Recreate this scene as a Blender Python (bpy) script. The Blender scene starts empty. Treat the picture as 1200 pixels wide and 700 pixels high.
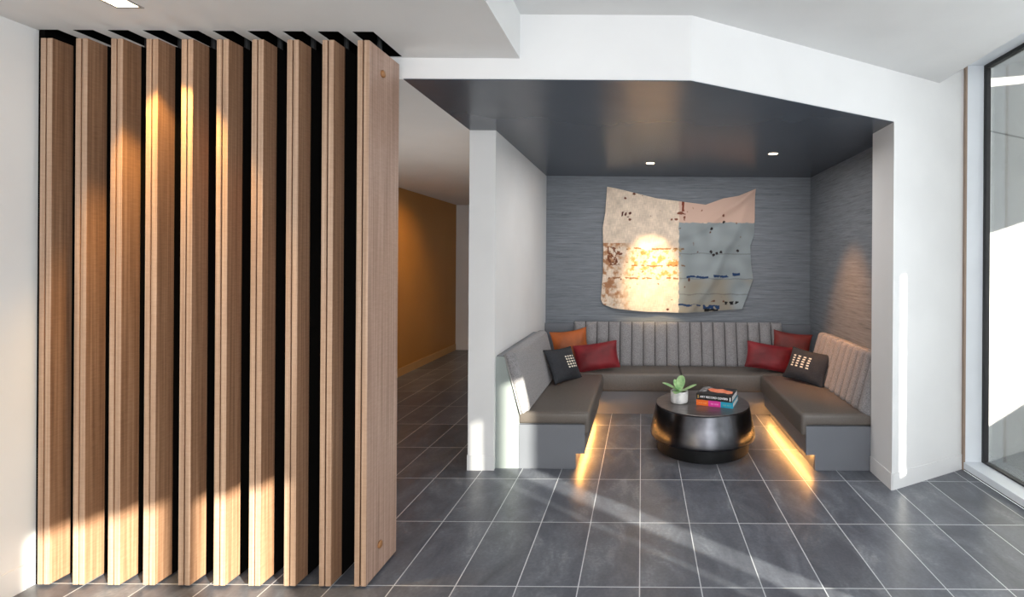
import bpy, bmesh, math, random
from mathutils import Vector, Matrix, noise
random.seed(7)
C = bpy.context.scene.collection
PI = math.pi
S = bpy.context.scene

# ------------------------------------------------------------------ materials
def mat(name):
    m = bpy.data.materials.new(name); m.use_nodes = True
    nt = m.node_tree
    return m, nt, nt.nodes['Principled BSDF']

def N(nt, t, **kw):
    n = nt.nodes.new(t)
    for k, v in kw.items():
        if k.startswith('i_'):
            n.inputs[k[2:].replace('_', ' ')].default_value = v
        else:
            setattr(n, k, v)
    return n

def L(nt, a, b): nt.links.new(a, b)

def srgb(r, g, b):
    f = lambda c: (c/255/12.92) if c/255 <= .04045 else ((c/255+.055)/1.055)**2.4
    return (f(r), f(g), f(b), 1)

def mathn(nt, op, a, b=None, c=None):
    n = nt.nodes.new('ShaderNodeMath'); n.operation = op
    for i, v in enumerate((a, b, c)):
        if v is None: continue
        if isinstance(v, (int, float)): n.inputs[i].default_value = v
        else: L(nt, v, n.inputs[i])
    return n.outputs[0]

def ramp(nt, fac, stops):
    r = nt.nodes.new('ShaderNodeValToRGB')
    el = r.color_ramp.elements
    while len(el) > 1: el.remove(el[-1])
    el[0].position, el[0].color = stops[0]
    for p, c in stops[1:]:
        e = el.new(p); e.color = c
    L(nt, fac, r.inputs[0])
    return r.outputs[0]

def noisy(name, c1, c2, scale=(1, 1, 1), nscale=5, detail=6, rough=.5, bump=0, coord='Object', lo=.35, hi=.65, **pr):
    m, nt, b = mat(name)
    tc = N(nt, 'ShaderNodeTexCoord')
    mp = N(nt, 'ShaderNodeMapping'); mp.inputs['Scale'].default_value = scale
    L(nt, tc.outputs[coord], mp.inputs[0])
    no = N(nt, 'ShaderNodeTexNoise'); no.inputs['Scale'].default_value = nscale; no.inputs['Detail'].default_value = detail
    L(nt, mp.outputs[0], no.inputs[0])
    L(nt, ramp(nt, no.outputs[0], [(lo, c1), (hi, c2)]), b.inputs['Base Color'])
    b.inputs['Roughness'].default_value = rough
    if bump:
        bp = N(nt, 'ShaderNodeBump'); bp.inputs['Strength'].default_value = bump; bp.inputs['Distance'].default_value = .004
        L(nt, no.outputs[0], bp.inputs['Height']); L(nt, bp.outputs[0], b.inputs['Normal'])
    for k, v in pr.items(): b.inputs[k.replace('_', ' ')].default_value = v
    return m

def plain(name, col, rough=.5, **pr):
    return noisy(name, col, tuple(min(1, c*1.06) for c in col[:3])+(1,), nscale=3, rough=rough, **pr)

WHITE = noisy('painted_white_plaster', (.75, .75, .755, 1), (.79, .79, .795, 1), nscale=2, rough=.55)
CEIL = noisy('ceiling_paint', (.70, .70, .70, 1), (.74, .74, .74, 1), nscale=2, rough=.7)
DARKCEIL = noisy('charcoal_satin_paint', srgb(74, 82, 93), srgb(78, 86, 97), nscale=2, rough=.26)
OCHRE = noisy('ochre_paint', srgb(176, 124, 58), srgb(182, 130, 62), nscale=1.5, rough=.5)
TAN = plain('tan_paint', srgb(190, 150, 100), .5)
FRAME = plain('window_frame_white', srgb(225, 230, 236), .35)
GASKET = plain('black_gasket', srgb(28, 29, 31), .5)
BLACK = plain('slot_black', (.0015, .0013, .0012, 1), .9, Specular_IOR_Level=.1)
BLACKSTRIP = noisy('matte_black', (.0012, .001, .0009, 1), (.002, .0016, .0014, 1), nscale=60, rough=.95, Specular_IOR_Level=.1)
CONCRETE = noisy('exterior_render', srgb(225, 225, 225), srgb(236, 236, 236), nscale=3, rough=.8)
PAVING = noisy('exterior_paving', srgb(120, 124, 130), srgb(140, 144, 150), nscale=4, rough=.7)

# slate floor tiles
m, nt, b = mat('slate_floor_tile'); FLOOR = m
geo = N(nt, 'ShaderNodeNewGeometry'); sep = N(nt, 'ShaderNodeSeparateXYZ'); L(nt, geo.outputs['Position'], sep.inputs[0])
tx = mathn(nt, 'DIVIDE', sep.outputs[0], .3048)
ty = mathn(nt, 'DIVIDE', mathn(nt, 'SUBTRACT', sep.outputs[1], 3.078), .6096)
def edge(t, w):
    f = mathn(nt, 'FRACT', mathn(nt, 'ADD', t, 100.5))
    d = mathn(nt, 'ABSOLUTE', mathn(nt, 'SUBTRACT', f, .5))
    return mathn(nt, 'LESS_THAN', d, w)
gr = mathn(nt, 'MAXIMUM', edge(tx, .0027/.3048), edge(ty, .0027/.6096))
ix = mathn(nt, 'FLOOR', tx); iy = mathn(nt, 'FLOOR', ty)
cmb = N(nt, 'ShaderNodeCombineXYZ'); L(nt, ix, cmb.inputs[0]); L(nt, iy, cmb.inputs[1])
wn = N(nt, 'ShaderNodeTexWhiteNoise'); wn.noise_dimensions = '2D'; L(nt, cmb.outputs[0], wn.inputs['Vector'])
va = N(nt, 'ShaderNodeVectorMath'); va.operation = 'MULTIPLY_ADD'
L(nt, wn.outputs['Color'], va.inputs[0]); va.inputs[1].default_value = (7, 7, 7)
mp = N(nt, 'ShaderNodeMapping'); mp.inputs['Scale'].default_value = (1, .55, 1); mp.inputs['Rotation'].default_value = (0, 0, .9)
L(nt, geo.outputs['Position'], mp.inputs[0]); L(nt, mp.outputs[0], va.inputs[2])
n1 = N(nt, 'ShaderNodeTexNoise'); n1.inputs['Scale'].default_value = 4.5; n1.inputs['Detail'].default_value = 10; n1.inputs['Roughness'].default_value = .65; n1.inputs['Distortion'].default_value = .6
L(nt, va.outputs[0], n1.inputs[0])
n2 = N(nt, 'ShaderNodeTexNoise'); n2.inputs['Scale'].default_value = 60; n2.inputs['Detail'].default_value = 4; L(nt, geo.outputs['Position'], n2.inputs[0])
mixv = mathn(nt, 'ADD', mathn(nt, 'MULTIPLY', n1.outputs[0], .8), mathn(nt, 'MULTIPLY', n2.outputs[0], .2))
base = ramp(nt, mixv, [(.32, srgb(74, 77, 85)), (.47, srgb(93, 96, 105)), (.56, srgb(105, 109, 117)), (.68, srgb(136, 139, 145))])
hsv = N(nt, 'ShaderNodeHueSaturation'); L(nt, base, hsv.inputs['Color'])
L(nt, mathn(nt, 'ADD', .85, mathn(nt, 'MULTIPLY', wn.outputs['Value'], .3)), hsv.inputs['Value'])
mx = N(nt, 'ShaderNodeMix'); mx.data_type = 'RGBA'
L(nt, gr, mx.inputs[0]); L(nt, hsv.outputs[0], mx.inputs[6]); mx.inputs[7].default_value = srgb(205, 208, 212)
L(nt, mx.outputs[2], b.inputs['Base Color'])
L(nt, mathn(nt, 'ADD', .24, mathn(nt, 'MULTIPLY', n1.outputs[0], .16)), b.inputs['Roughness'])
bp = N(nt, 'ShaderNodeBump'); bp.inputs['Strength'].default_value = .12; bp.inputs['Distance'].default_value = .004
L(nt, mathn(nt, 'SUBTRACT', mixv, gr), bp.inputs['Height']); L(nt, bp.outputs[0], b.inputs['Normal'])

# walnut veneer, vertical grain
def wood(name, c1, c2, c3, rough=.45):
    m, nt, b = mat(name)
    oi = N(nt, 'ShaderNodeObjectInfo'); tc = N(nt, 'ShaderNodeTexCoord')
    ad = N(nt, 'ShaderNodeVectorMath'); ad.operation = 'MULTIPLY_ADD'
    cb = N(nt, 'ShaderNodeCombineXYZ')
    for i in range(3): L(nt, oi.outputs['Random'], cb.inputs[i])
    L(nt, cb.outputs[0], ad.inputs[0]); ad.inputs[1].default_value = (9, 9, 9); L(nt, tc.outputs['Object'], ad.inputs[2])
    mp = N(nt, 'ShaderNodeMapping'); mp.inputs['Scale'].default_value = (60, 60, .7); L(nt, ad.outputs[0], mp.inputs[0])
    a = N(nt, 'ShaderNodeTexNoise'); a.inputs['Scale'].default_value = 1.6; a.inputs['Detail'].default_value = 8; L(nt, mp.outputs[0], a.inputs[0])
    mp2 = N(nt, 'ShaderNodeMapping'); mp2.inputs['Scale'].default_value = (30, 30, 140); L(nt, ad.outputs[0], mp2.inputs[0])
    f = N(nt, 'ShaderNodeTexNoise'); f.inputs['Scale'].default_value = 1; f.inputs['Detail'].default_value = 3; L(nt, mp2.outputs[0], f.inputs[0])
    v = mathn(nt, 'ADD', mathn(nt, 'MULTIPLY', a.outputs[0], .8), mathn(nt, 'MULTIPLY', f.outputs[0], .2))
    L(nt, ramp(nt, v, [(.33, c1), (.5, c2), (.68, c3)]), b.inputs['Base Color'])
    b.inputs['Roughness'].default_value = rough
    bp = N(nt, 'ShaderNodeBump'); bp.inputs['Strength'].default_value = .15; bp.inputs['Distance'].default_value = .002
    L(nt, v, bp.inputs['Height']); L(nt, bp.outputs[0], b.inputs['Normal'])
    return m
WOOD = wood('walnut_veneer', srgb(116, 84, 62), srgb(142, 107, 82), srgb(164, 129, 103))
WOODEDGE = wood('walnut_front_edge', srgb(150, 120, 98), srgb(172, 142, 119), srgb(192, 163, 140))  # paler walnut tone for the boards' front edges
WOODDAYLIT = wood('walnut_daylit', srgb(142, 113, 98), srgb(166, 136, 120), srgb(186, 157, 141))  # same walnut, with the daylight on the end face put into its colour
PLUG = plain('oak_plug', srgb(150, 105, 65), .4)

# grasscloth
m, nt, b = mat('grasscloth_wallpaper'); GRASS = m
tc = N(nt, 'ShaderNodeTexCoord'); mp = N(nt, 'ShaderNodeMapping'); mp.inputs['Scale'].default_value = (7, 7, 150); L(nt, tc.outputs['Object'], mp.inputs[0])
n1 = N(nt, 'ShaderNodeTexNoise'); n1.inputs['Scale'].default_value = 1; n1.inputs['Detail'].default_value = 6; n1.inputs['Roughness'].default_value = .7; L(nt, mp.outputs[0], n1.inputs[0])
mp2 = N(nt, 'ShaderNodeMapping'); mp2.inputs['Scale'].default_value = (2.6, 2.6, 60); L(nt, tc.outputs['Object'], mp2.inputs[0])
n2 = N(nt, 'ShaderNodeTexNoise'); n2.inputs['Scale'].default_value = 1; n2.inputs['Detail'].default_value = 4; L(nt, mp2.outputs[0], n2.inputs[0])
v = mathn(nt, 'ADD', mathn(nt, 'MULTIPLY', n1.outputs[0], .55), mathn(nt, 'MULTIPLY', n2.outputs[0], .45))
L(nt, ramp(nt, v, [(.30, srgb(66, 72, 80)), (.43, srgb(104, 109, 116)), (.6, srgb(122, 127, 134)), (.7, srgb(138, 143, 150))]), b.inputs['Base Color'])
b.inputs['Roughness'].default_value = .7
bp = N(nt, 'ShaderNodeBump'); bp.inputs['Strength'].default_value = .4; bp.inputs['Distance'].default_value = .003; L(nt, v, bp.inputs['Height']); L(nt, bp.outputs[0], b.inputs['Normal'])

TWEED = noisy('grey_tweed', srgb(112, 110, 112), srgb(150, 147, 149), nscale=170, detail=2, rough=.9, bump=.4, lo=.38, hi=.62, Sheen_Weight=.2)
LEATHER = noisy('taupe_leather', srgb(92, 85, 80), srgb(100, 93, 87), nscale=90, rough=.42, bump=.08)
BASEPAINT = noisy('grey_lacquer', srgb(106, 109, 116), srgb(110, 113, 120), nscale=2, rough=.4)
SUNLITPAINT = noisy('sunlit_grey_lacquer', srgb(140, 148, 146), srgb(146, 153, 151), nscale=2, rough=.45)
PIPING = plain('seam_piping', srgb(150, 148, 146), .6)
SEAMSHADE = plain('seam_shade', srgb(38, 36, 36), .8)
TABLE = noisy('blackened_steel', srgb(72, 72, 76), srgb(92, 92, 96), nscale=7, rough=.25, Metallic=1.0, bump=.05)
TABLETOP = noisy('blackened_table_top', srgb(78, 72, 72), srgb(120, 112, 112), scale=(4, 40, 4), nscale=3, rough=.28, Metallic=.6)
TABLEBASE = plain('table_plinth_black', srgb(14, 15, 16), .35)
POT = noisy('white_speckled_ceramic', srgb(205, 205, 205), srgb(238, 236, 234), nscale=14, rough=.5, lo=.4, hi=.55)
SOIL = noisy('potting_soil', srgb(40, 30, 24), srgb(70, 55, 42), nscale=60, rough=.95)
LEAF = noisy('pale_green_leaf', srgb(120, 165, 110), srgb(175, 205, 150), nscale=22, rough=.4)
def velvet(name, r, g, b_):
    return noisy(name, srgb(r*.8, g*.8, b_*.8), srgb(r*1.1, g*1.1, b_*1.1), nscale=5, rough=.6, Sheen_Weight=.6, Sheen_Roughness=.35, Sheen_Tint=srgb(min(255, r*1.5), g*1.6+25, b_*1.6+25))
RUST = velvet('rust_velvet', 158, 78, 24)
CRIMSON = velvet('crimson_velvet', 114, 10, 22)
BRICK = velvet('brick_red_velvet', 104, 24, 18)
INK = noisy('ink_cotton', srgb(34, 36, 42), srgb(46, 48, 54), nscale=120, rough=.85, bump=.2)
INKP = plain('ink_piping', srgb(24, 25, 30), .8)
STITCH = plain('ivory_stitch', srgb(230, 222, 205), .8)
PAPER = noisy('page_block', srgb(215, 215, 212), srgb(240, 240, 238), scale=(1, 1, 300), nscale=1, rough=.8)
COVERBLACK = plain('book_cover_black', srgb(20, 20, 24), .35)
BOOKO = plain('book_cover_orange', srgb(240, 110, 40), .4)
BOOKM = plain('book_cover_magenta', srgb(215, 50, 150), .4)
BOOKC = plain('book_cover_cyan', srgb(20, 150, 180), .4)
COVERORANGE = noisy('cover_print_orange', srgb(235, 110, 70), srgb(250, 165, 130), nscale=18, rough=.4)
COVERGREY = noisy('cover_print_grey', srgb(70, 72, 78), srgb(190, 190, 192), nscale=30, rough=.4)
PRINTWHITE = plain('print_white', srgb(240, 238, 240), .5)
PRINTGOLD = plain('print_gold', srgb(170, 140, 80), .5)
TINTO = plain('faint_orange_print', srgb(248, 160, 90), .5)
TINTM = plain('faint_magenta_print', srgb(235, 140, 200), .5)
TINTC = plain('faint_cyan_print', srgb(110, 160, 160), .5)

def emis(name, col, st):
    m, nt, b = mat(name)
    b.inputs['Base Color'].default_value = (.8, .8, .8, 1)
    b.inputs['Emission Color'].default_value = col; b.inputs['Emission Strength'].default_value = st
    return m
LED = emis('warm_led', (1, .44, .11, 1), 60)
BULBW = emis('warm_downlight_lens', (1, .72, .42, 1), 22)
TRIM = plain('downlight_trim', srgb(150, 148, 146), .4)

m, nt, b = mat('clear_glass'); GLASS = m
tr = N(nt, 'ShaderNodeBsdfTransparent'); gl = N(nt, 'ShaderNodeBsdfGlossy'); gl.inputs['Roughness'].default_value = .01
tr.inputs[0].default_value = (.96, .98, .97, 1)
fr = N(nt, 'ShaderNodeFresnel'); fr.inputs[0].default_value = 1.45
ms = N(nt, 'ShaderNodeMixShader'); L(nt, mathn(nt, 'MULTIPLY', fr.outputs[0], .8), ms.inputs[0]); L(nt, tr.outputs[0], ms.inputs[1]); L(nt, gl.outputs[0], ms.inputs[2])
L(nt, ms.outputs[0], nt.nodes['Material Output'].inputs[0])

# ------------------------------------------------------------------ mesh helpers
def box(bm, x0, x1, y0, y1, z0, z1, rot=None, mi=0):
    vs = [bm.verts.new((x, y, z)) for x in (x0, x1) for y in (y0, y1) for z in (z0, z1)]
    fs = []
    for f in ((0, 1, 3, 2), (4, 6, 7, 5), (0, 4, 5, 1), (2, 3, 7, 6), (0, 2, 6, 4), (1, 5, 7, 3)):
        fc = bm.faces.new([vs[i] for i in f]); fc.material_index = mi; fs.append(fc)
    return vs

def prism(bm, pts, axis, a0, a1):
    """extrude a closed polygon along an axis: pts are the two other coordinates in x,y,z order"""
    def mk(p, a):
        if axis == 'x': return (a, p[0], p[1])
        if axis == 'y': return (p[0], a, p[1])
        return (p[0], p[1], a)
    A = [bm.verts.new(mk(p, a0)) for p in pts]; B = [bm.verts.new(mk(p, a1)) for p in pts]
    n = len(pts)
    bm.faces.new(A); bm.faces.new(B[::-1])
    for i in range(n):
        bm.faces.new((A[i], B[i], B[(i+1) % n], A[(i+1) % n]))

def lathe(bm, prof, n=64, c=(0, 0, 0)):
    rings = []
    for r, z in prof:
        if r < 1e-6: rings.append([bm.verts.new((c[0], c[1], c[2]+z))])
        else: rings.append([bm.verts.new((c[0]+r*math.cos(2*PI*i/n), c[1]+r*math.sin(2*PI*i/n), c[2]+z)) for i in range(n)])
    for a, b in zip(rings, rings[1:]):
        for i in range(n):
            j = (i+1) % n
            if len(a) == 1 and len(b) == 1: continue
            if len(a) == 1: bm.faces.new((a[0], b[j], b[i]))
            elif len(b) == 1: bm.faces.new((a[i], a[j], b[0]))
            else: bm.faces.new((a[i], a[j], b[j], b[i]))

def tube(bm, pts, r, n=8, closed=False):
    pts = [Vector(p) for p in pts]; k = len(pts); rings = []
    for i, p in enumerate(pts):
        t = (pts[(i+1) % k]-pts[i-1]) if closed else (pts[min(i+1, k-1)]-pts[max(i-1, 0)])
        t.normalize()
        up = Vector((0, 0, 1)) if abs(t.z) < .9 else Vector((1, 0, 0))
        u = t.cross(up).normalized(); v = t.cross(u)
        rings.append([bm.verts.new(p+u*r*math.cos(2*PI*j/n)+v*r*math.sin(2*PI*j/n)) for j in range(n)])
    for i in range(k if closed else k-1):
        a, b = rings[i], rings[(i+1) % k]
        for j in range(n): bm.faces.new((a[j], a[(j+1) % n], b[(j+1) % n], b[j]))
    if not closed:
        bm.faces.new(rings[0][::-1]); bm.faces.new(rings[-1])

def obj(name, bm, m, parent=None, smooth=False, bevel=0, seg=3, subd=0):
    bmesh.ops.recalc_face_normals(bm, faces=bm.faces[:])
    me = bpy.data.meshes.new(name); bm.to_mesh(me); bm.free()
    for mm in (m if isinstance(m, (list, tuple)) else [m]): me.materials.append(mm)
    if smooth:
        for p in me.polygons: p.use_smooth = True
    o = bpy.data.objects.new(name, me); C.objects.link(o)
    if parent: o.parent = parent
    if bevel:
        md = o.modifiers.new('bevel', 'BEVEL'); md.width = bevel; md.segments = seg; md.limit_method = 'ANGLE'; md.angle_limit = .6
        if smooth: md.harden_normals = False
    if subd:
        md = o.modifiers.new('sub', 'SUBSURF'); md.levels = subd; md.render_levels = subd
    return o

def NB(): return bmesh.new()

def thing(name, label, cat, loc=(0, 0, 0), rot=(0, 0, 0), group=None):
    o = bpy.data.objects.new(name, None); C.objects.link(o); o.empty_display_size = .1
    o.location = loc; o.rotation_euler = rot; o['label'] = label; o['category'] = cat
    if group: o['group'] = group
    return o

def struct(name, bm, m, parent=None, **k):
    o = obj(name, bm, m, parent, **k)
    if not parent: o['kind'] = 'structure'
    return o

def sbox(name, x0, x1, y0, y1, z0, z1, m, parent=None):
    bm = NB(); box(bm, x0, x1, y0, y1, z0, z1); return struct(name, bm, m, parent)

def dup(root, **kw):
    r = root.copy(); C.objects.link(r)
    for k, v in kw.items():
        if k in ('label', 'group', 'category'): r[k] = v
        else: setattr(r, k, v)
    for ch in list(root.children):
        c = ch.copy(); C.objects.link(c); c.parent = r
        for g in list(ch.children):
            d = g.copy(); C.objects.link(d); d.parent = c
    return r

# ------------------------------------------------------------------ dimensions (metres; X right, Y away, Z up)
EYE, F = 1.615, 583.0
ZA, ZS, ZH, ZP = 2.622, 2.741, 2.987, 3.19     # alcove, soffit, main ceiling, window pocket
XL, XR = -2.99, 2.53                            # left wall, window wall
YH = 2.764                                      # header face
XS = -.684                                      # soffit edge
SL = .51                                        # plan slope of the slanted wall
X0S = .268
YPIER, XPA, XPB = 3.835, -1.332, -1.130         # left pier
XAR, YB = 1.985, 5.87                           # alcove right and back wall
YBACK = -5.0
def ys(x): return YH + SL*(x-X0S)
XC = 1.79                                       # right pier corner
YC = ys(XC)

# floor
sbox('floor', -3.6, XR, YBACK, 9.3, -.08, 0, FLOOR)
# left wall & baseboard
sbox('wall_left', XL-.15, XL, YBACK, YH, 0, ZS, WHITE)
sbox('baseboard_left', XL, XL+.006, YBACK, 2.42, 0, .125, WHITE)
# soffit with a dark slot over each screen panel
PITCH, PT, PX0, PY0, PY1 = .1727, .058, -2.955, 2.44, 2.742
slots = []
for k in range(10):
    c = PX0 + k*PITCH + PT/2 - .012
    slots.append((c-.053, c+.053))
bm = NB()
SY0, SY1 = 2.452, 2.754
box(bm, XL, XS, YBACK, SY0, ZS, ZH+.1); box(bm, XL, XS, SY1, YH, ZS, ZH+.1)
xs = XL
for a, b_ in slots:
    box(bm, xs, a, SY0, SY1, ZS, ZH+.1); xs = b_
box(bm, xs, XS, SY0, SY1, ZS, ZH+.1)
struct('ceiling_soffit', bm, CEIL)
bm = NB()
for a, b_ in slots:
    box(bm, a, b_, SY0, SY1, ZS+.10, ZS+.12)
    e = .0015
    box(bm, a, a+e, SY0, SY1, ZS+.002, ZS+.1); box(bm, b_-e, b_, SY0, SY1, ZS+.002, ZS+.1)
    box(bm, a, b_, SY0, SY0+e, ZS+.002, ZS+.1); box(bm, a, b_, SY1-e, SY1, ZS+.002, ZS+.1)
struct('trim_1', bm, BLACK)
sbox('trim_2', XL, XL+.03, 2.462, 2.76, 0, ZS, BLACKSTRIP)  # black strip filling the gap beside the first panel
# main ceiling (polygon under the slanted wall), pocket above the window
XE = 2.25
bm = NB(); prism(bm, [(XS, YBACK), (XE, YBACK), (XE, ys(XE)), (X0S, YH), (XS, YH)], 'z', ZH, ZH+.35)
struct('ceiling', bm, CEIL)
sbox('ceiling_pocket', XE, XR+.25, YBACK, 4.1, ZP, ZP+.15, CEIL)
# header + slanted wall with the alcove mouth
bm = NB(); box(bm, XL-.15, X0S, YH, YH+.12, ZA+.004, ZH+.1)
struct('wall_header', bm, WHITE)
T = .14
bm = NB()
def slab(xa, xb, z0, z1, mitre=True):
    prism(bm, [(xa, ys(xa)), (xb, ys(xb)), (xb, ys(xb)+T), (xa, ys(xa)+T)], 'z', z0, z1)
slab(X0S, XC, ZA+.004, ZP+.1)
prism(bm, [(XC, YC), (XR+.02, ys(XR+.02)), (XR+.02, ys(XR+.02)+T), (XAR+.1, ys(XAR)+T+.15), (XAR+.1, 3.868), (XC, 3.868)], 'z', 0, ZP+.1)
struct('wall_right', bm, WHITE)
bm = NB(); prism(bm, [(XC+.004, ys(XC+.004)-.006), (XR-.004, ys(XR-.004)-.006), (XR-.004, ys(XR-.004)), (XC+.004, ys(XC+.004))], 'z', 0, .118)
prism(bm, [(XC-.006, YC-.004), (XC, YC-.004), (XC, 3.866), (XC-.006, 3.866)], 'z', 0, .118)
struct('baseboard_right', bm, WHITE)
# alcove
bm = NB(); prism(bm, [(XPA, YH+.004), (X0S, YH+.004), (XC-.002, YC+.006), (XC-.002, 3.868), (XAR, 3.868), (XAR, YB), (XPA, YB)], 'z', ZA, ZA+.12)
struct('ceiling_alcove', bm, DARKCEIL)
sbox('wall_back', XPB, XAR+.12, YB, YB+.12, 0, ZA+.1, GRASS)
bm = NB(); box(bm, XAR, XAR+.12, 3.87, YB, 0, ZA+.1); struct('wall_alcove_right', bm, GRASS)
sbox('wall_pier', XPA, XPB, YPIER, YB+.12, 0, ZA, WHITE)
sbox('baseboard_pier', XPA-.004, XPB+.004, YPIER-.006, YPIER, 0, .118, WHITE)
# corridor behind the screen
bm = NB(); box(bm, -3.6, XPA, YH+.004, 9.3, ZA, ZA+.12); struct('ceiling_corridor', bm, CEIL)
sbox('wall_corridor_left', -3.5, -3.36, YH, 9.1, 0, ZA, OCHRE)
sbox('baseboard_corridor', -3.36, -3.345, YH+.1, 8.98, 0, .11, TAN)
sbox('wall_corridor_end', -3.5, XPA+1.5, 9.0, 9.15, 0, ZA, WHITE)
sbox('baseboard_corridor_end', -3.34, XPA+1.5, 8.988, 9.0, 0, .11, WHITE)
sbox('wall_corridor_front', -3.6, XL, YH, YH+.12, 0, ZA+.2, WHITE)
sbox('wall_corridor_right', XPA+.2, XPA+.32, YB+.12, 9.0, 0, ZA, WHITE)

# ------------------------------------------------------------------ window wall, courtyard and added sun blocker
YJ = ys(XR)-.02
W = thing('window_1', 'tall white framed window beside the slanted wall', 'window'); W['kind'] = 'structure'
XG = 2.69
def wpart(n, b, m_): 
    bm = NB(); box(bm, *b); return obj(n, bm, m_, W)
wpart('jamb', (XR+.012, XG+.03, YJ, YJ+.12, .0, ZP), FRAME)
wpart('jamb_reveal', (XR-.004, XR+.012, YJ-.004, YJ+.1, 0, ZP), plain('bronze_reveal', srgb(150, 130, 115), .5))
wpart('sill', (XR, XG+.03, YBACK, YJ, 0.012, .062), FRAME)
wpart('sill_gap', (XR+.006, XG, YBACK, YJ, 0.0, .012), GASKET)
wpart('head', (XR, XG+.03, YBACK, YJ, ZP-.02, ZP), FRAME)
bm = NB()
box(bm, XG-.018, XG+.018, YJ-.03, YJ, .062, ZP-.02); box(bm, XG-.018, XG+.018, YBACK, YJ-.03, ZP-.05, ZP-.02); box(bm, XG-.018, XG+.018, YBACK, YJ-.03, .062, .075)
obj('gasket', bm, GASKET, W)
muls = [YBACK, -3.6, -.72, .40, 2.2, YJ-.03]
for y in muls[1:-1]: wpart('mullion', (XR+.02, XG+.02, y-.025, y+.025, .062, ZP-.02), FRAME)
for a, b_ in zip(muls, muls[1:]): wpart('pane', (XG-.003, XG+.003, a+.026, b_-.026, .07, ZP-.045), GLASS)

sbox('floor_courtyard', XR+.2, 9, -9, 9, -.1, -.01, PAVING)
bm = NB(); xa = XR+.16; prism(bm, [(xa, ys(xa)), (7.5, ys(7.5)), (7.5, ys(7.5)+.15), (xa, ys(xa)+.15)], 'z', -.05, 4.2)
struct('wall_exterior', bm, CONCRETE)
bm = NB(); prism(bm, [(xa+.06, ys(xa+.06)-.003), (7, ys(7)-.003), (7, ys(7)+.01), (xa+.06, ys(xa+.06)+.01)], 'z', 2.70, 2.712)
struct('trim_exterior', bm, plain('joint_grey', srgb(120, 120, 122), .8))
# unseen wall added to block the sun; openings shape the low slivers
KX = 4.2
SKY, SKZ = .785, .25
holes = [(-3.24, -2.68, .5, 2.05), (-2.60, -2.22, .5, 2.02), (-.510, -.445, .4, 1.75), (-.31, -.085, .4, 1.98), (1.70, 1.815, .66, 2.12), (2.66, 4.70, .62, 2.22)]
bm = NB(); y = -10
HT = 4.4
for a, b_, z0, z1 in holes:
    box(bm, KX, KX+.06, y, a, 0, HT); box(bm, KX, KX+.06, a, b_, 0, z0); 
    if a > 2: box(bm, KX, KX+.06, a, b_, z1, 3.41); box(bm, KX, KX+.06, a, b_, 3.49, HT)
    else: box(bm, KX, KX+.06, a, b_, z1, HT)
    y = b_
struct('wall_sun_blocker', bm, CONCRETE)

# ------------------------------------------------------------------ pivoting wood screen
def make_panel():
    H0, H1 = .012, 2.695
    t = thing('wood_screen_panel', '', 'screen panel', (PX0, PY0, 0), group='vertical wood screen panels in a row')
    d = PY1-PY0
    for xa_, xb_ in ((0, .0255), (.0315, PT)):
        bm = NB(); box(bm, xa_, xb_, 0, d, H0, H1)
        bm.faces.ensure_lookup_table()
        for f in bm.faces:
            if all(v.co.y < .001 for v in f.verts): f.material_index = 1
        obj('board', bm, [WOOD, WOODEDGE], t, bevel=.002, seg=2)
    bm = NB(); box(bm, .0255, .0315, .008, d-.008, H0+.004, H1-.004); obj('core', bm, BLACK, t)
    for z0, z1 in ((0, .012), (H1, ZS+.10)):
        bm2 = NB(); lathe(bm2, [(0, z0), (.012, z0), (.012, z1), (0, z1)], 16, (PT/2, d*.5, 0)); obj('pivot_pin', bm2, GASKET, t, smooth=False)
    return t
ORD = ['first', 'second', 'third', 'fourth', 'fifth', 'sixth', 'seventh', 'eighth', 'ninth']
p0 = make_panel()
p0['label'] = 'narrow vertical wood screen panel right beside the white left wall'
panels = [p0]
for k in range(1, 10):
    lab = ORD[k]+' vertical wood screen panel from the white left wall' if k < 9 else 'last wood screen panel at the right end, showing its broad face with two plugs'
    if k in (3, 4):
        lab = {3: 'fourth wood screen panel from the left wall, with a bright downlight streak', 4: 'fifth wood screen panel from the left wall, with a bright downlight streak'}[k]
    panels.append(dup(p0, location=(PX0+k*PITCH, PY0, 0), label=lab))
bm = NB(); box(bm, PT, PT+.003, .090, PY1-PY0, .012, 2.695)  # black strip over the rear part of each inner panel's side
blk = obj('black_strip', bm, BLACKSTRIP, panels[0]); blk['label'] = 'black strip on the rear of the panel side'
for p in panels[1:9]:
    c = blk.copy(); C.objects.link(c); c.parent = p
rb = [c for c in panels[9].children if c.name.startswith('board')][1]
rb.data = rb.data.copy(); rb.data.materials[0] = WOODDAYLIT
for z in (2.575, .15):
    bm = NB(); lathe(bm, [(0, 0), (.019, 0), (.019, .008), (.014, .012), (0, .012)], 24)
    o = obj('wood_plug', bm, PLUG, panels[9], smooth=True); o.rotation_euler = (0, PI/2, 0); o.location = (PT-.001, .125, z)

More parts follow.
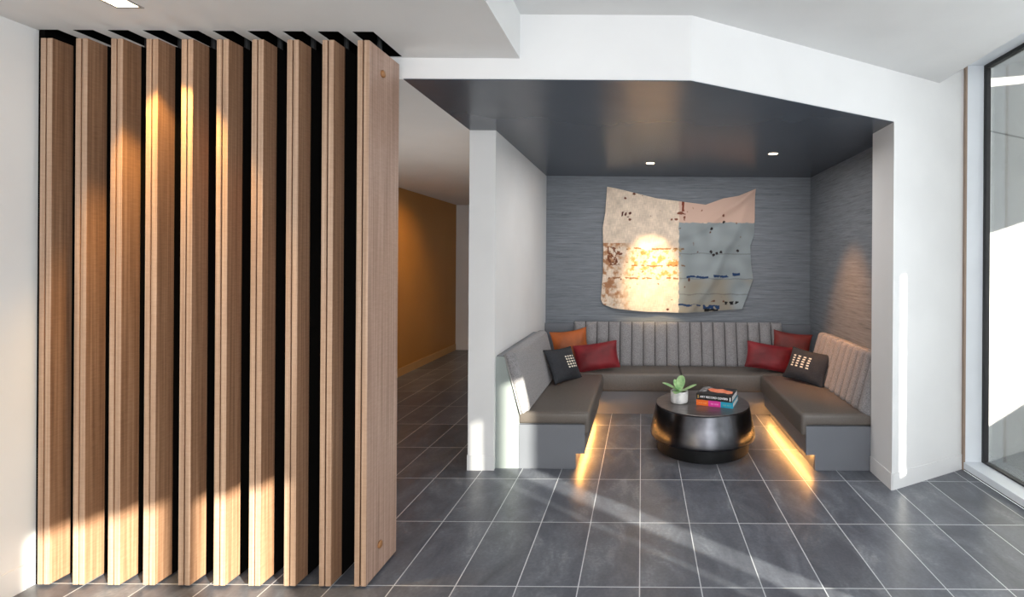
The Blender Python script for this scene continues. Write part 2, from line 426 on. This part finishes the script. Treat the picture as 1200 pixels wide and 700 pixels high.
# ------------------------------------------------------------------ banquette
YE, YF = 3.872, YB-.004            # front end and back of the side benches
ZSEAT, ZB, ZLIP, BASEX = .44, .344, .262, .70
def backrest(bm, s0, s1, nch, h, T=.085, bulge=.022, per=9, nt=22):
    """closed cushion in local (s, depth, height); channels across s"""
    ns = max(2, nch*per) if nch else 40
    def front(s, t):
        w = 1.0
        if nch:
            u = (s*nch) % 1.0
            if s >= 1-1e-9: u = 0
            w = 1-bulge/T + bulge/T*(1-abs(2*u-1)**3.0)
        e = 1.0
        r = .09
        if t > 1-r: e = math.sqrt(max(0, 1-((t-1+r)/r)**2))*.85+.15
        if t < .05: e = .8+.2*math.sqrt(1-((.05-t)/.05)**2)
        ee = 1.0
        q = .022/(abs(s1-s0)) * 1.4
        for m_ in (s, 1-s):
            if m_ < q: ee *= .45+.55*math.sqrt(max(0, 1-((q-m_)/q)**2))
        return T*w*e*ee
    sv = [i/ns for i in range(ns+1)]
    if nch: sv = [(c+(1-math.cos(PI*k/per))/2)/nch for c in range(nch) for k in range(per)]+[1.0]
    tv = [i/nt for i in range(nt-4)]; tv += [tv[-1]+(1-tv[-1])*(1-(1-(j+1)/8)**1.6) for j in range(8)]
    fr = [[bm.verts.new((s0+(s1-s0)*s, front(s, t), h*t)) for t in tv] for s in sv]
    bk = [[bm.verts.new((s0+(s1-s0)*s, 0, h*t)) for t in (tv[0], tv[-1])] for s in sv]
    for i in range(ns):
        for j in range(len(tv)-1):
            fc = bm.faces.new((fr[i][j], fr[i+1][j], fr[i+1][j+1], fr[i][j+1]))
            if nch and i % per in (0, per-1) and 0 < i < ns-1: fc.material_index = 1  # seam faces painted dark, putting the groove shade into the colour
        bm.faces.new((bk[i][0], bk[i][1], bk[i+1][1], bk[i+1][0]))
        bm.faces.new((fr[i][0], bk[i][0], bk[i+1][0], fr[i+1][0])); bm.faces.new((fr[i][-1], fr[i+1][-1], bk[i+1][1], bk[i][1]))
    for i in (0, ns):
        bm.faces.new(fr[i]+[bk[i][1], bk[i][0]])

def place(bm, M): bmesh.ops.transform(bm, matrix=M, verts=bm.verts[:])

def seat(bm, l0, l1, depth):
    """local: x = along length, y = depth towards front (front at y=depth), z"""
    prism(bm, [(0, ZB), (depth-.055, ZB), (depth-.055, ZLIP), (depth, ZLIP), (depth, ZSEAT), (0, ZSEAT)], 'x', l0, l1)

def side_bench(sgn, label):
    """sgn=+1: against the left wall with its front towards +X ; built in local coords x = distance from wall, y = room Y"""
    xw = XPB if sgn > 0 else XAR
    t = thing('banquette_bench', label, 'bench', (xw, YE, 0), group='built-in banquette benches')
    Lb = 5.204-YE
    def X(v): return sgn*v
    def pr(n, pts, y0, y1, m_, **k):
        bm = NB(); prism(bm, [(X(a), z) for a, z in pts], 'y', y0, y1); return obj(n, bm, m_, t, **k)
    fx = .694; toe = .628
    Lside = Lb
    # base body and end panel with toe notch
    pr('base', [(.16, .12), (fx, .12), (fx, ZB), (.16, ZB)], .02, Lb, BASEPAINT)
    pr('toe_kick', [(.16, 0), (toe, 0), (toe, .12), (.16, .12)], .02, Lb, BASEPAINT)
    pr('end_panel', [(.185, 0), (toe-.002, 0), (toe-.002, .118), (fx+.002, .118), (fx+.002, ZB-.002), (.185, ZB-.002)], 0, .02, BASEPAINT)
    pr('back_end_panel', [(.002, 0), (.183, 0), (.183, .40), (.066, .868), (.002, .868)], 0, .02, SUNLITPAINT if sgn > 0 else BASEPAINT)  # left panel is paler: the sun on it is put into the paint
    pr('back_frame', [(.002, .0), (.158, .0), (.16, .42), (.05, .874), (.002, .874)], .02, Lb, BASEPAINT)
    # led strip under the front edge of the base
    pr('led_strip', [(toe+.006, .109), (toe+.03, .109), (toe+.03, .118), (toe+.006, .118)], .03, Lside, LED)
    # seat
    bm = NB(); prism(bm, [(X(a), z) for a, z in [(.17, ZB), (.68, ZB), (.68, ZLIP), (.735, ZLIP), (.735, ZSEAT), (.17, ZSEAT)]], 'y', .0, Lb)
    obj('seat_cushion', bm, LEATHER, t, smooth=True, bevel=.028, seg=5)
    # backrest
    b0 = Vector((.19, ZSEAT-.02)); b1 = Vector((.062, .888)); dv = b1-b0; h = dv.length
    bm = NB()
    Lr = Lb
    backrest(bm, 0, Lr, 0 if sgn > 0 else 11, h, T=.078, bulge=.03)
    up = Vector((X(dv.x/h), 0, dv.y/h)); sd = Vector((0, 1, 0)); nrm = Vector((X(dv.y/h), 0, -dv.x/h))
    M = Matrix(((sd.x, nrm.x, up.x, X(b0.x)), (sd.y, nrm.y, up.y, .002), (sd.z, nrm.z, up.z, b0.y), (0, 0, 0, 1)))
    place(bm, M); br = obj('backrest', bm, [TWEED, SEAMSHADE], t, smooth=True)
    bm = NB(); tube(bm, [Vector((X(b0.x), .0, b0.y))+up*(h*q)+nrm*.004 for q in (0, .25, .5, .75, 1)], .005)
    o = obj('piping', bm, PIPING, br, smooth=True)
    return t
left_bench = side_bench(1, 'banquette bench against the white alcove wall, smooth plain backrest')
right_bench = side_bench(-1, 'banquette bench on the right, channelled backrest under a warm wall glow')

t = thing('banquette_bench', 'long banquette bench under the textile hanging, two seat cushions, channelled back', 'bench', (.428, YB, 0), group='built-in banquette benches')
def bp_(n, x0, x1, y0, y1, z0, z1, m_, **k):
    bm = NB(); box(bm, x0, x1, y0, y1, z0, z1); return obj(n, bm, m_, t, **k)
hw = .862
xl_, xr_ = XPB+.004-.428, XAR-.004-.428
bp_('base', xl_, xr_, -.62, -.02, .105, ZB, BASEPAINT)
bp_('toe_kick', xl_, xr_, -.585, -.02, 0, .105, BASEPAINT)
for a, b_ in ((xl_, -.0015), (.0015, xr_)):
    bm = NB(); prism(bm, [(y, z) for y, z in [(-.03, ZB), (-.605, ZB), (-.605, ZLIP-.012), (-.66, ZLIP-.012), (-.66, ZSEAT), (-.03, ZSEAT)]], 'x', a, b_)
    obj('seat_cushion', bm, LEATHER, t, smooth=True, bevel=.026, seg=5)
x0b, x1b = -.775-.428, 1.625-.428
bp_('back_frame', xl_, xr_, -.06, -.004, ZSEAT, .892, BASEPAINT)
b0 = Vector((-.20, ZSEAT-.02)); b1 = Vector((-.075, .915)); dv = b1-b0; h = dv.length
bm = NB(); backrest(bm, x0b, x1b, 18, h, T=.085, bulge=.036)
up = Vector((0, dv.x/h, dv.y/h)); nrm = Vector((0, -dv.y/h, dv.x/h))
M = Matrix(((1, nrm.x, up.x, 0), (0, nrm.y, up.y, b0.x), (0, nrm.z, up.z, b0.y), (0, 0, 0, 1)))
place(bm, M); obj('backrest', bm, [TWEED, SEAMSHADE], t, smooth=True)

# ------------------------------------------------------------------ cushions
def pillow_pt(u, v, w, h, T, side, pinch, seed):
    x = u*w/2*(1-pinch*(1-v*v)*abs(u)); y = v*h/2*(1-pinch*(1-u*u)*abs(v))
    k = max(0, (1-abs(u)**2.4)*(1-abs(v)**2.4))
    z = T/2*k**.55
    n = noise.noise(Vector((u*1.7+seed*3.1, v*1.7, side*2.0)))*.10 + noise.noise(Vector((u*5+seed, v*5, side*9.0)))*.03
    z *= 1+n*2.0
    return Vector((x, y, side*z))

def pillow(name, label, w, h, T, m_, loc, axes, seed, pinch=.10, piping=None, pattern=None):
    """axes: (normal, up hint, roll) -> local z = normal out of the front, y = up"""
    n = Vector(axes[0]).normalized(); up = Vector(axes[1])
    x = up.cross(n).normalized(); y = n.cross(x)
    R = Matrix((x, y, n)).transposed() @ Matrix.Rotation(axes[2], 3, 'Z')
    t = thing(name, label, 'cushion', loc, group='loose cushions on the banquette'); t.rotation_euler = R.to_euler()
    bm = NB(); G = 28
    grid = {}
    for s in (1, -1):
        for i in range(G+1):
            for j in range(G+1):
                u = math.sin((i/G*2-1)*PI/2); v = math.sin((j/G*2-1)*PI/2)
                if s == -1 and (i in (0, G) or j in (0, G)): grid[s, i, j] = grid[1, i, j]
                else: grid[s, i, j] = bm.verts.new(pillow_pt(u, v, w, h, T, s, pinch, seed))
        for i in range(G):
            for j in range(G):
                f = [grid[s, i, j], grid[s, i+1, j], grid[s, i+1, j+1], grid[s, i, j+1]]
                bm.faces.new(f if s == 1 else f[::-1])
    obj('cover', bm, m_, t, smooth=True)
    if piping:
        bm = NB(); pts = []
        for k in range(40): pts.append(pillow_pt(-1+k/20, -1, w, h, T, 1, pinch, seed))
        for k in range(24): pts.append(pillow_pt(1, -1+k/12, w, h, T, 1, pinch, seed))
        for k in range(40): pts.append(pillow_pt(1-k/20, 1, w, h, T, 1, pinch, seed))
        for k in range(24): pts.append(pillow_pt(-1, 1-k/12, w, h, T, 1, pinch, seed))
        tube(bm, pts, .006, 6, True); obj('piping', bm, piping, t, smooth=True)
    if pattern:
        bm = NB()
        u0, u1, v0, v1, nc, nr, du, dv_ = pattern
        for a in range(nc):
            for b in range(nr):
                uc = u0+(u1-u0)*a/(nc-1); vc = v0+(v1-v0)*b/(nr-1)
                q = [pillow_pt(uc+su*du, vc+sv*dv_, w, h, T, 1, pinch, seed)+Vector((0, 0, .003)) for su, sv in ((-1, -1), (1, -1), (1, 1), (-1, 1))]
                bm.faces.new([bm.verts.new(p) for p in q])
        o = obj('stitched_pattern', bm, STITCH, t); o['label'] = 'ivory grid of stitched dashes'
    return t
def P(px, py, Y):
    dx, dy = px-752, py-307
    return ((dx+.0065*dy)/F*Y, Y, EYE-(dy-.0065*dx)/F*Y)
pillow('square_cushion', 'rust orange velvet cushion in the left corner, behind the black one', .42, .42, .12, RUST, P(669, 408, 5.47), ((.35, -1, .35), (0, 0, 1), .10), 1, .12)
pillow('lumbar_cushion', 'crimson velvet lumbar cushion leaning beside the rust orange one', .47, .29, .13, CRIMSON, P(699, 418, 5.36), ((.10, -1, .40), (0, 0, 1), .13), 2, .07, CRIMSON)
pillow('lumbar_cushion', 'black cushion with a white dash grid on the left bench', .42, .34, .13, INK, tuple(a+b for a, b in zip(P(660, 430, 4.92), (.0, 0, .022))), ((.84, -.44, .50), (0, 0, 1), -.06), 3, .08, INKP, (.0, .56, -.30, .36, 4, 5, .055, .045))
pillow('square_cushion', 'brick red velvet cushion in the right corner, behind the crimson one', .42, .40, .12, BRICK, P(927, 410, 5.50), ((-.30, -1, .35), (0, 0, 1), -.10), 4, .10)
pillow('lumbar_cushion', 'crimson velvet lumbar cushion in front of the brick red one', .50, .28, .13, CRIMSON, tuple(a+b for a, b in zip(P(902, 421, 5.36), (0, 0, .02))), ((-.08, -1, .42), (0, 0, 1), -.15), 5, .07, CRIMSON)
pillow('lumbar_cushion', 'black cushion with a pale dash grid on the right bench', .44, .32, .14, INK, tuple(a+b for a, b in zip(P(949, 431, 4.90), (-.03, -.01, .012))), ((-.72, -.62, .48), (0, 0, 1), -.08), 6, .08, INKP, (-.62, .20, -.20, .45, 4, 5, .07, .042))

# ------------------------------------------------------------------ coffee table
TX, TY, TZ = .54, 4.365, .388
t = thing('coffee_table', 'round black drum coffee table with tapered sides and recessed plinth', 'table', (TX, TY, 0))
bm = NB(); lathe(bm, [(0, 0), (.392, 0), (.400, .006), (.412, .118), (0, .118)], 96); obj('plinth', bm, TABLEBASE, t, smooth=False)
bm = NB(); lathe(bm, [(.40, .1185), (.446, .1185), (.451, .122), (.4535, .130), (.4535, .142), (.450, .17), (.405, .372), (.402, .379), (.398, .382), (0, .382)], 128); o = obj('drum', bm, TABLE, t, smooth=True)
bm = NB(); lathe(bm, [(0, .382), (.398, .382), (.402, .384), (.402, .386), (.399, .388), (0, .388)], 96); obj('table_top', bm, TABLETOP, t, smooth=False)
for ob in (o,):
    md = ob.modifiers.new('es', 'EDGE_SPLIT'); md.split_angle = .9

# potted plant
px_, py_, _ = P(796, 473, 4.36)
pt = thing('potted_plant', 'small pale green paddle plant in a white pot on the coffee table', 'plant', (px_, 4.36, TZ))
bm = NB(); lathe(bm, [(0, 0), (.066, 0), (.072, .004), (.0755, .02), (.0765, .098), (.074, .101), (.070, .101), (.069, .085), (0, .085)], 48); obj('pot', bm, POT, pt, smooth=True)
bm = NB(); lathe(bm, [(0, .086), (.0685, .086), (.05, .09), (0, .094)], 32); obj('soil', bm, SOIL, pt, smooth=True)
def leaf(L_, Wd, az, el, curl, base):
    bm = NB(); n, k = 12, 6; g = []
    for i in range(n+1):
        s = i/n; r = []
        wv = Wd*(math.sin(PI*min(1, s**.85))**.6*(.35+.65*s) if 0 < s < 1 else .0) + .006*(1-s)
        for j in range(-k, k+1):
            q = j/k
            x = L_*s; z = curl*L_*s*s + .22*wv*q*q; y = wv*q
            r.append(bm.verts.new((x, y, z)))
        g.append(r)
    for i in range(n):
        for j in range(2*k): bm.faces.new((g[i][j], g[i+1][j], g[i+1][j+1], g[i][j+1]))
    M = Matrix.Translation(base) @ Matrix.Rotation(az, 4, 'Z') @ Matrix.Rotation(-el, 4, 'Y')
    place(bm, M)
    o = obj('leaf', bm, LEAF, pt, smooth=True); md = o.modifiers.new('t', 'SOLIDIFY'); md.thickness = .004
for a in ((.15, .058, 1.1, 1.12, .05), (.165, .05, -.12, .35, .10), (.165, .045, 3.0, .62, -.15), (.13, .05, -1.9, .38, -.25), (.12, .045, 2.2, .95, .0), (.10, .04, -2.6, .8, -.2)):
    leaf(*a, Vector((0, 0, .088)))

# books
def text_mesh(body, size, m_, parent, M, name='lettering'):
    cu = bpy.data.curves.new('txt', 'FONT'); cu.body = body; cu.size = size; cu.align_x = 'CENTER'; cu.align_y = 'CENTER'; cu.extrude = .0004; cu.offset = .0006
    to = bpy.data.objects.new('txt', cu); C.objects.link(to)
    bpy.context.view_layer.update()
    me = bpy.data.meshes.new_from_object(to.evaluated_get(bpy.context.evaluated_depsgraph_get()))
    bpy.data.objects.remove(to)
    me.materials.clear(); me.materials.append(m_); me.transform(M)
    o = bpy.data.objects.new(name, me); C.objects.link(o); o.parent = parent
    return o
def book(label, loc, rz, L_, D, H, colour_cb):
    t = thing('book', label, 'book', loc, (0, 0, rz), group='books stacked on the coffee table')
    bm = NB(); box(bm, -L_/2+.004, L_/2-.004, -D/2+.003, D/2-.004, .003, H-.003); obj('pages', bm, PAPER, t)
    colour_cb(t, L_, D, H)
    return t
def cover_box(t, name, x0, x1, D, H, m_):
    bm = NB(); prism(bm, [(-D/2, 0), (D/2, 0), (D/2, .003), (-D/2+.003, .003), (-D/2+.003, H-.003), (D/2, H-.003), (D/2, H), (-D/2, H)], 'x', x0, x1)
    return obj(name, bm, m_, t)
SP = Matrix.Rotation(PI/2, 4, 'X')
def cb1(t, L_, D, H):
    for i, (n, m_, tm) in enumerate((('orange_cover', BOOKO, TINTO), ('magenta_cover', BOOKM, TINTM), ('cyan_cover', BOOKC, TINTC))):
        a = -L_/2+L_*i/3
        o = cover_box(t, 'cover', a, a+L_/3, D, H, m_); o['label'] = n.replace('_', ' ') + ' section'
        bm = NB()
        x = a+.022
        while x < a+L_/3-.02:
            w = random.uniform(.004, .009); hh = random.uniform(.006, .0085)
            box(bm, x, x+w, -D/2-.0006, -D/2+.0002, H/2-hh, H/2+hh*.6); x += w+random.choice((.003, .003, .009))
        o2 = obj('spine_print', bm, tm, o); o2['label'] = 'faint illegible spine print'
def cb2(t, L_, D, H):
    o = cover_box(t, 'cover', -L_/2, L_/2, D, H, COVERBLACK)
    text_mesh('ART RECORD COVERS', .0235, PRINTWHITE, o, Matrix.Translation((-.002, -D/2-.0002, H/2)) @ SP)
    bm = NB(); box(bm, -L_/2+.012, -L_/2+.022, -D/2-.0006, -D/2, .012, H-.012); obj('spine_mark', bm, PRINTGOLD, o)
    bm = NB(); box(bm, L_/2-.020, L_/2-.012, -D/2-.0006, -D/2, .010, H-.010); obj('spine_mark', bm, PRINTWHITE, o)
    bm = NB()
    rnd = random.Random(3)
    def blob(pts, z): bm.faces.new([bm.verts.new((x*L_/2, y*D/2, z)) for x, y in pts])
    blob([(-.62, .30), (-.45, .62), (-.1, .50), (.2, .62), (.5, .35), (.86, .22), (.90, -.30), (.72, -.55), (.45, -.32), (.1, -.42), (-.35, -.22)], H+.0005)
    o2 = obj('cover_print', bm, COVERORANGE, o); o2['label'] = 'orange figure printed on the black cover'
    bm = NB(); blob([(-.95, -.5), (-.95, .6), (-.70, .92), (-.35, .85), (-.5, .5), (-.64, .2), (-.55, -.25), (-.72, -.55)], H+.0005)
    o2 = obj('cover_print', bm, COVERGREY, o); o2['label'] = 'grey figure printed on the black cover'
A = Vector((P(818, 473.5, 4.29)[0], 4.29)); 
bL, bD, bH = .315, .275, .046
rz = -.35
cx, cy = .672, 4.352
book('book with an orange, magenta and cyan spine lying on the table under the black one', (cx, cy, TZ), rz, bL, bD, bH, cb1)
book('black book with white spine title lying on top of the bright striped book', (cx-.003, cy+.006, TZ+bH), rz-.01, .308, .268, .052, cb2)

# ------------------------------------------------------------------ textile hanging
def PB(x, y): # photo-measured outline point on the wall plane
    X, Y, Z = P(680+x*.3, 180+y*.3, YB-.03); return (X, Z)
TOP = [(105, 130), (170, 143), (300, 175), (400, 188), (490, 200), (560, 175), (620, 165), (683, 140)]
BOT = [(80, 570), (90, 590), (130, 605), (250, 618), (380, 622), (500, 618), (570, 612), (632, 608)]
LEF = [(105, 130), (98, 230), (88, 290), (90, 380), (88, 470), (80, 570)]
RIG = [(683, 140), (682, 250), (680, 320), (665, 360), (668, 430), (676, 490), (650, 560), (632, 608)]
def resamp(pl):
    pl = [Vector(PB(*p)) for p in pl]
    ds = [0]
    for a, b_ in zip(pl, pl[1:]): ds.append(ds[-1]+(b_-a).length)
    def f(t):
        d = t*ds[-1]
        for i in range(len(pl)-1):
            if d <= ds[i+1]+1e-9: return pl[i].lerp(pl[i+1], (d-ds[i])/(ds[i+1]-ds[i]))
        return pl[-1]
    return f
ft, fb, fl_, frr = map(resamp, (TOP, BOT, LEF, RIG))
def q(P_, s, a, b_): return None
NU, NV = 300, 230
bm = NB(); cl = bm.loops.layers.color.new('paint')
def tex_col(x, y, u, v):
    """x, y in crop pixels of the cloth (0..1000): base colours of the sewn patches, seams, stains and brush marks"""
    n = lambda f, s=0: noise.noise(Vector((x*f, y*f, s)))
    g = lambda f, s=0: noise.fractal(Vector((x*f, y*f, s)), .7, 2.1, 5)
    c = Vector((238, 229, 219)) + Vector((1, 1, 1))*n(.03)*8
    c += Vector((1, 1, 1))*(noise.noise(Vector((x*.35, y*.06, 3)))*10+noise.noise(Vector((x*.05, y*.4, 8)))*7)
    pale = Vector((206, 196, 192))
    if x > 385+n(.05)*3 and y < 270: c = Vector((232, 216, 207))
    if x > 385+n(.06, 2)*4 and y >= 268+n(.05, 4)*5:
        c = Vector((194, 199, 201)) + Vector((1, 1, 1))*n(.02, 5)*10
        if y > 490: 
            k = min(1, max(0, n(.012, 7)*1.6+.45+(y-490)/260)); c = c.lerp(Vector((196, 192, 184)), k)
    # left rust stain and ochre wear
    if x < 200 and 350 < y < 620:
        k = max(0, g(.03, 11)*1.1+.15)*max(0, 1-(x-100)/110); c = c.lerp(Vector((186, 134, 92)), min(.5, k))
    if 105 < x < 155 and 365 < y < 437 and g(.06, 31) > .0: c = c.lerp(Vector((150, 96, 62)), .6)
    if 180 < x < 400 and 360 < y < 500:
        k = max(0, g(.05, 13)*1.0+.02)*min(1, (x-180)/30, (400-x)/20, (y-360)/25, (500-y)/25); c = c.lerp(Vector((212, 160, 84)), min(.5, k))
    k = n(.06, 17)
    if k > .62: c = c.lerp(Vector((128, 70, 44)), min(.6, (k-.62)*6))
    for yy, x0, x1 in ((372, 180, 410), (438, 200, 410), (488, 110, 400)):
        if x0 < x < x1 and abs(y-yy-n(.03, yy)*5) < 3.2 and n(.05, yy+1) > -.1: c = c.lerp(Vector((160, 112, 66)), .45)
    for yy in (390, 488, 548): 
        if x > 388 and abs(y-yy-n(.02, yy)*6) < 2.2: c *= .93
    if 350 < x < 420 and 225 < y < 260 and n(.08, 3) > .2: c = c.lerp(Vector((150, 92, 68)), .6)
    if 396 < x < 405 and 185 < y < 225: c = c.lerp(Vector((160, 84, 52)), .7)
    if 160 < x < 200 and 228 < y < 250 and n(.1, 41) > .1: c = c.lerp(Vector((130, 60, 44)), .8)
    for bx0, bx1, by, bh in ((415, 500, 481, 4), (520, 580, 479, 5), (595, 625, 470, 5), (383, 470, 592, 3), (480, 545, 598, 8)):
        if bx0 < x < bx1 and abs(y-by-n(.03, by)*5) < bh and n(.06, by+2) > -.35: c = c.lerp(Vector((58, 112, 156)), .85)
    if 485 < x < 540 and abs(y-610-n(.05, 5)*5) < 5: c = Vector((34, 34, 44))
    if 560 < x < 620 and abs(y-582-n(.05, 8)*8) < 4 and n(.08, 6) > 0: c = Vector((50, 50, 62))
    for sx, sy in ((510, 383), (532, 388), (548, 384), (615, 378), (520, 395), (560, 266), (512, 292)):
        if (x-sx)**2+(y-sy)**2 < 30+30*n(.2, 9): c = c.lerp(Vector((84, 62, 62)), .85)
    return srgb(*[max(5, min(250, k_)) for k_ in c])
verts = []
for i in range(NU+1):
    u = i/NU; row = []
    for j in range(NV+1):
        v = j/NV   # 0 bottom .. 1 top
        p = ft(u)*v+fb(u)*(1-v)+fl_(1-v)*(1-u)+frr(1-v)*u-(Vector(PB(*TOP[0]))*v*(1-u)+Vector(PB(*TOP[-1]))*v*u+Vector(PB(*BOT[0]))*(1-v)*(1-u)+Vector(PB(*BOT[-1]))*(1-v)*u)
        # hanging folds: drape from the two pinned corners
        d = .012*math.sin(9*(u*.9+(1-v)*.55))*v*(1-v)*3 + .014*noise.noise(Vector((u*4, v*3, 1)))
        a1 = u-(.05+.9*(1-v)*.55); d += .030*math.exp(-(a1/.05)**2)*(v**.5)*(1-u)
        a2 = (1-u)-(.02+(1-v)*1.5); d += .05*math.exp(-(a2/.07)**2)*(v**2)
        a3 = (1-u)-(.02+(1-v)*.35); d += .032*math.exp(-(a3/.04)**2)*min(1, 2*(1-v)+.1)
        d += .022*(1-v)**3*abs(math.sin(u*7))
        row.append(bm.verts.new((p.x, -.022-d, p.y)))
    verts.append(row)
inv = F/(YB-.03)
for i in range(NU):
    for j in range(NV):
        f = bm.faces.new((verts[i][j], verts[i+1][j], verts[i+1][j+1], verts[i][j+1]))
        for lp in f.loops:
            co = lp.vert.co; x = ((co.x*inv+752)-680)/.3; y = (307-(co.z-EYE)*inv-180)/.3
            lp[cl] = tex_col(x, y, 0, 0)
m, nt, b = mat('painted_patchwork_cloth'); CLOTH = m
at = N(nt, 'ShaderNodeAttribute'); at.attribute_name = 'paint'; L(nt, at.outputs['Color'], b.inputs['Base Color']); b.inputs['Roughness'].default_value = .9
tc = N(nt, 'ShaderNodeTexCoord'); wv = N(nt, 'ShaderNodeTexNoise'); mp = N(nt, 'ShaderNodeMapping'); mp.inputs['Scale'].default_value = (260, 1, 90); L(nt, tc.outputs['Object'], mp.inputs[0])
wv.inputs['Scale'].default_value = 1; wv.inputs['Detail'].default_value = 3; L(nt, mp.outputs[0], wv.inputs[0])
bp = N(nt, 'ShaderNodeBump'); bp.inputs['Strength'].default_value = .8; bp.inputs['Distance'].default_value = .006; L(nt, wv.outputs[0], bp.inputs['Height']); L(nt, bp.outputs[0], b.inputs['Normal'])
me_o = obj('textile_wall_hanging', bm, CLOTH, smooth=True); me_o.location = (0, YB, 0)
me_o['label'] = 'cream and pale blue patchwork textile hanging from two corners on the grey wall'; me_o['category'] = 'textile'

# ------------------------------------------------------------------ recessed downlights
def downlight(label, x, y, z, s=.05, square=False):
    t = thing('recessed_downlight', label, 'ceiling light', (x, y, z), group='small recessed ceiling downlights')
    bm = NB()
    if square:
        for b_ in ((-s-.012, -s, -s-.012, s+.012), (s, s+.012, -s-.012, s+.012), (-s, s, -s-.012, -s), (-s, s, s, s+.012)): box(bm, *b_, -.004, -.0005)
        obj('trim_ring', bm, TRIM, t)
        bm = NB(); box(bm, -s, s, -s, s, -.002, -.0006); obj('lens', bm, BULBW, t)
    else:
        lathe(bm, [(s, -.0005), (s+.012, -.0005), (s+.012, -.004), (s, -.004), (s, -.0005)], 32); obj('trim_ring', bm, TRIM, t)
        bm = NB(); lathe(bm, [(0, -.0006), (s, -.0006), (s, -.003), (0, -.003)], 32); obj('lens', bm, BULBW, t)
    return t
DL1 = (.08, 5.06, ZA); DL2 = (1.205, 4.587, ZA); DL3 = (-2.30, 2.17, ZS)
downlight('small lit downlight in the dark ceiling nearest the textile hanging', *DL1, s=.04)
downlight('small lit downlight in the dark ceiling toward the right wall', *DL2, s=.04)
downlight('square lit downlight in the pale ceiling above the wood screen', *DL3, s=.05, square=True)

# ------------------------------------------------------------------ lights
def lamp(kind, name, loc, energy, color, target=None, **kw):
    d = bpy.data.lights.new(name, kind); d.energy = energy; d.color = color
    for k, v in kw.items(): setattr(d, k, v)
    o = bpy.data.objects.new(name, d); C.objects.link(o); o.location = loc
    if target is not None:
        o.rotation_euler = (Vector(target)-Vector(loc)).to_track_quat('-Z', 'Y').to_euler()
    return o
WARM = (1, .60, .24)
lamp('SPOT', 'art_spot', (DL1[0], DL1[1], ZA-.02), 330, (1, .72, .38), (.12, YB, 1.42), spot_size=.60, spot_blend=1, shadow_soft_size=.03)
lamp('SPOT', 'wall_spot', (DL2[0], DL2[1], ZA-.02), 200, (1, .42, .13), (1.97, 4.72, .7), spot_size=.85, spot_blend=1, shadow_soft_size=.03)
lamp('SPOT', 'screen_spot', (DL3[0]+.0, DL3[1], ZS-.02), 120, (1, .58, .16), (-2.26, 2.62, 1.2), spot_size=1.1, spot_blend=.5, shadow_soft_size=.02)
lamp('SPOT', 'corridor_warm_fill', (-2.3, 6.6, ZA-.03), 70, (1, .62, .28), (-3.36, 6.8, 1.25), spot_size=1.7, spot_blend=1, shadow_soft_size=.05)  # added spot without a fitting, warms the ochre wall
lamp('AREA', 'alcove_fill', (.45, 4.5, ZA-.05), 26, (1, .97, .94), (.45, 4.7, 0), shape='RECTANGLE', size=1.9, size_y=1.0)
lamp('AREA', 'corridor_fill', (-2.6, 3.9, .7), 15, (1, .93, .86), (-1.9, 4.6, 2.6), shape='RECTANGLE', size=.8, size_y=.8)
lamp('AREA', 'near_window_daylight', (2.46, 2.35, 1.5), 13, (.90, .97, 1), (0, 2.35, 1.5), shape='RECTANGLE', size=1.3, size_y=2.6)
lamp('AREA', 'warm_bounce_fill', (-1.5, .3, .12), 14, (1, .78, .50), (-2.1, 2.4, .6), shape='RECTANGLE', size=2.2, size_y=.8)  # added floor-level lamp standing in for sun bounced onto the panels
lamp('AREA', 'window_daylight', (2.45, -1.5, 1.6), 150, (.93, .97, 1), (0, 2.2, 1.4), shape='RECTANGLE', size=4, size_y=2.6)
lamp('AREA', 'room_fill', (0, -4.6, 1.5), 110, (1, .98, .96), (0, 3, 1.6), shape='RECTANGLE', size=5, size_y=2.6)  # added fill lamp behind the camera
sd = Vector((-1, SKY, -SKZ))
sun = lamp('SUN', 'sun', (8, -6, 6), 26, (1, .92, .80), angle=.010)
sun.rotation_euler = sd.to_track_quat('-Z', 'Y').to_euler()

w = bpy.data.worlds.new('sky'); S.world = w; w.use_nodes = True
bg = w.node_tree.nodes['Background']; bg.inputs[0].default_value = (.90, .95, 1, 1); bg.inputs[1].default_value = 1.3

# ------------------------------------------------------------------ camera
cd = bpy.data.cameras.new('camera'); co = bpy.data.objects.new('camera', cd); C.objects.link(co)
cd.sensor_fit = 'HORIZONTAL'; cd.sensor_width = 36; cd.lens = 36*F/1200
cd.shift_x = -(752-600)/1200; cd.shift_y = -(350-307)/1200
co.location = (0, 0, EYE); co.rotation_euler = (PI/2, -.0065, 0)
cd.clip_start = .05
S.camera = co
S.view_settings.view_transform = 'Standard'; S.view_settings.look = 'None'
S.view_settings.exposure = 0
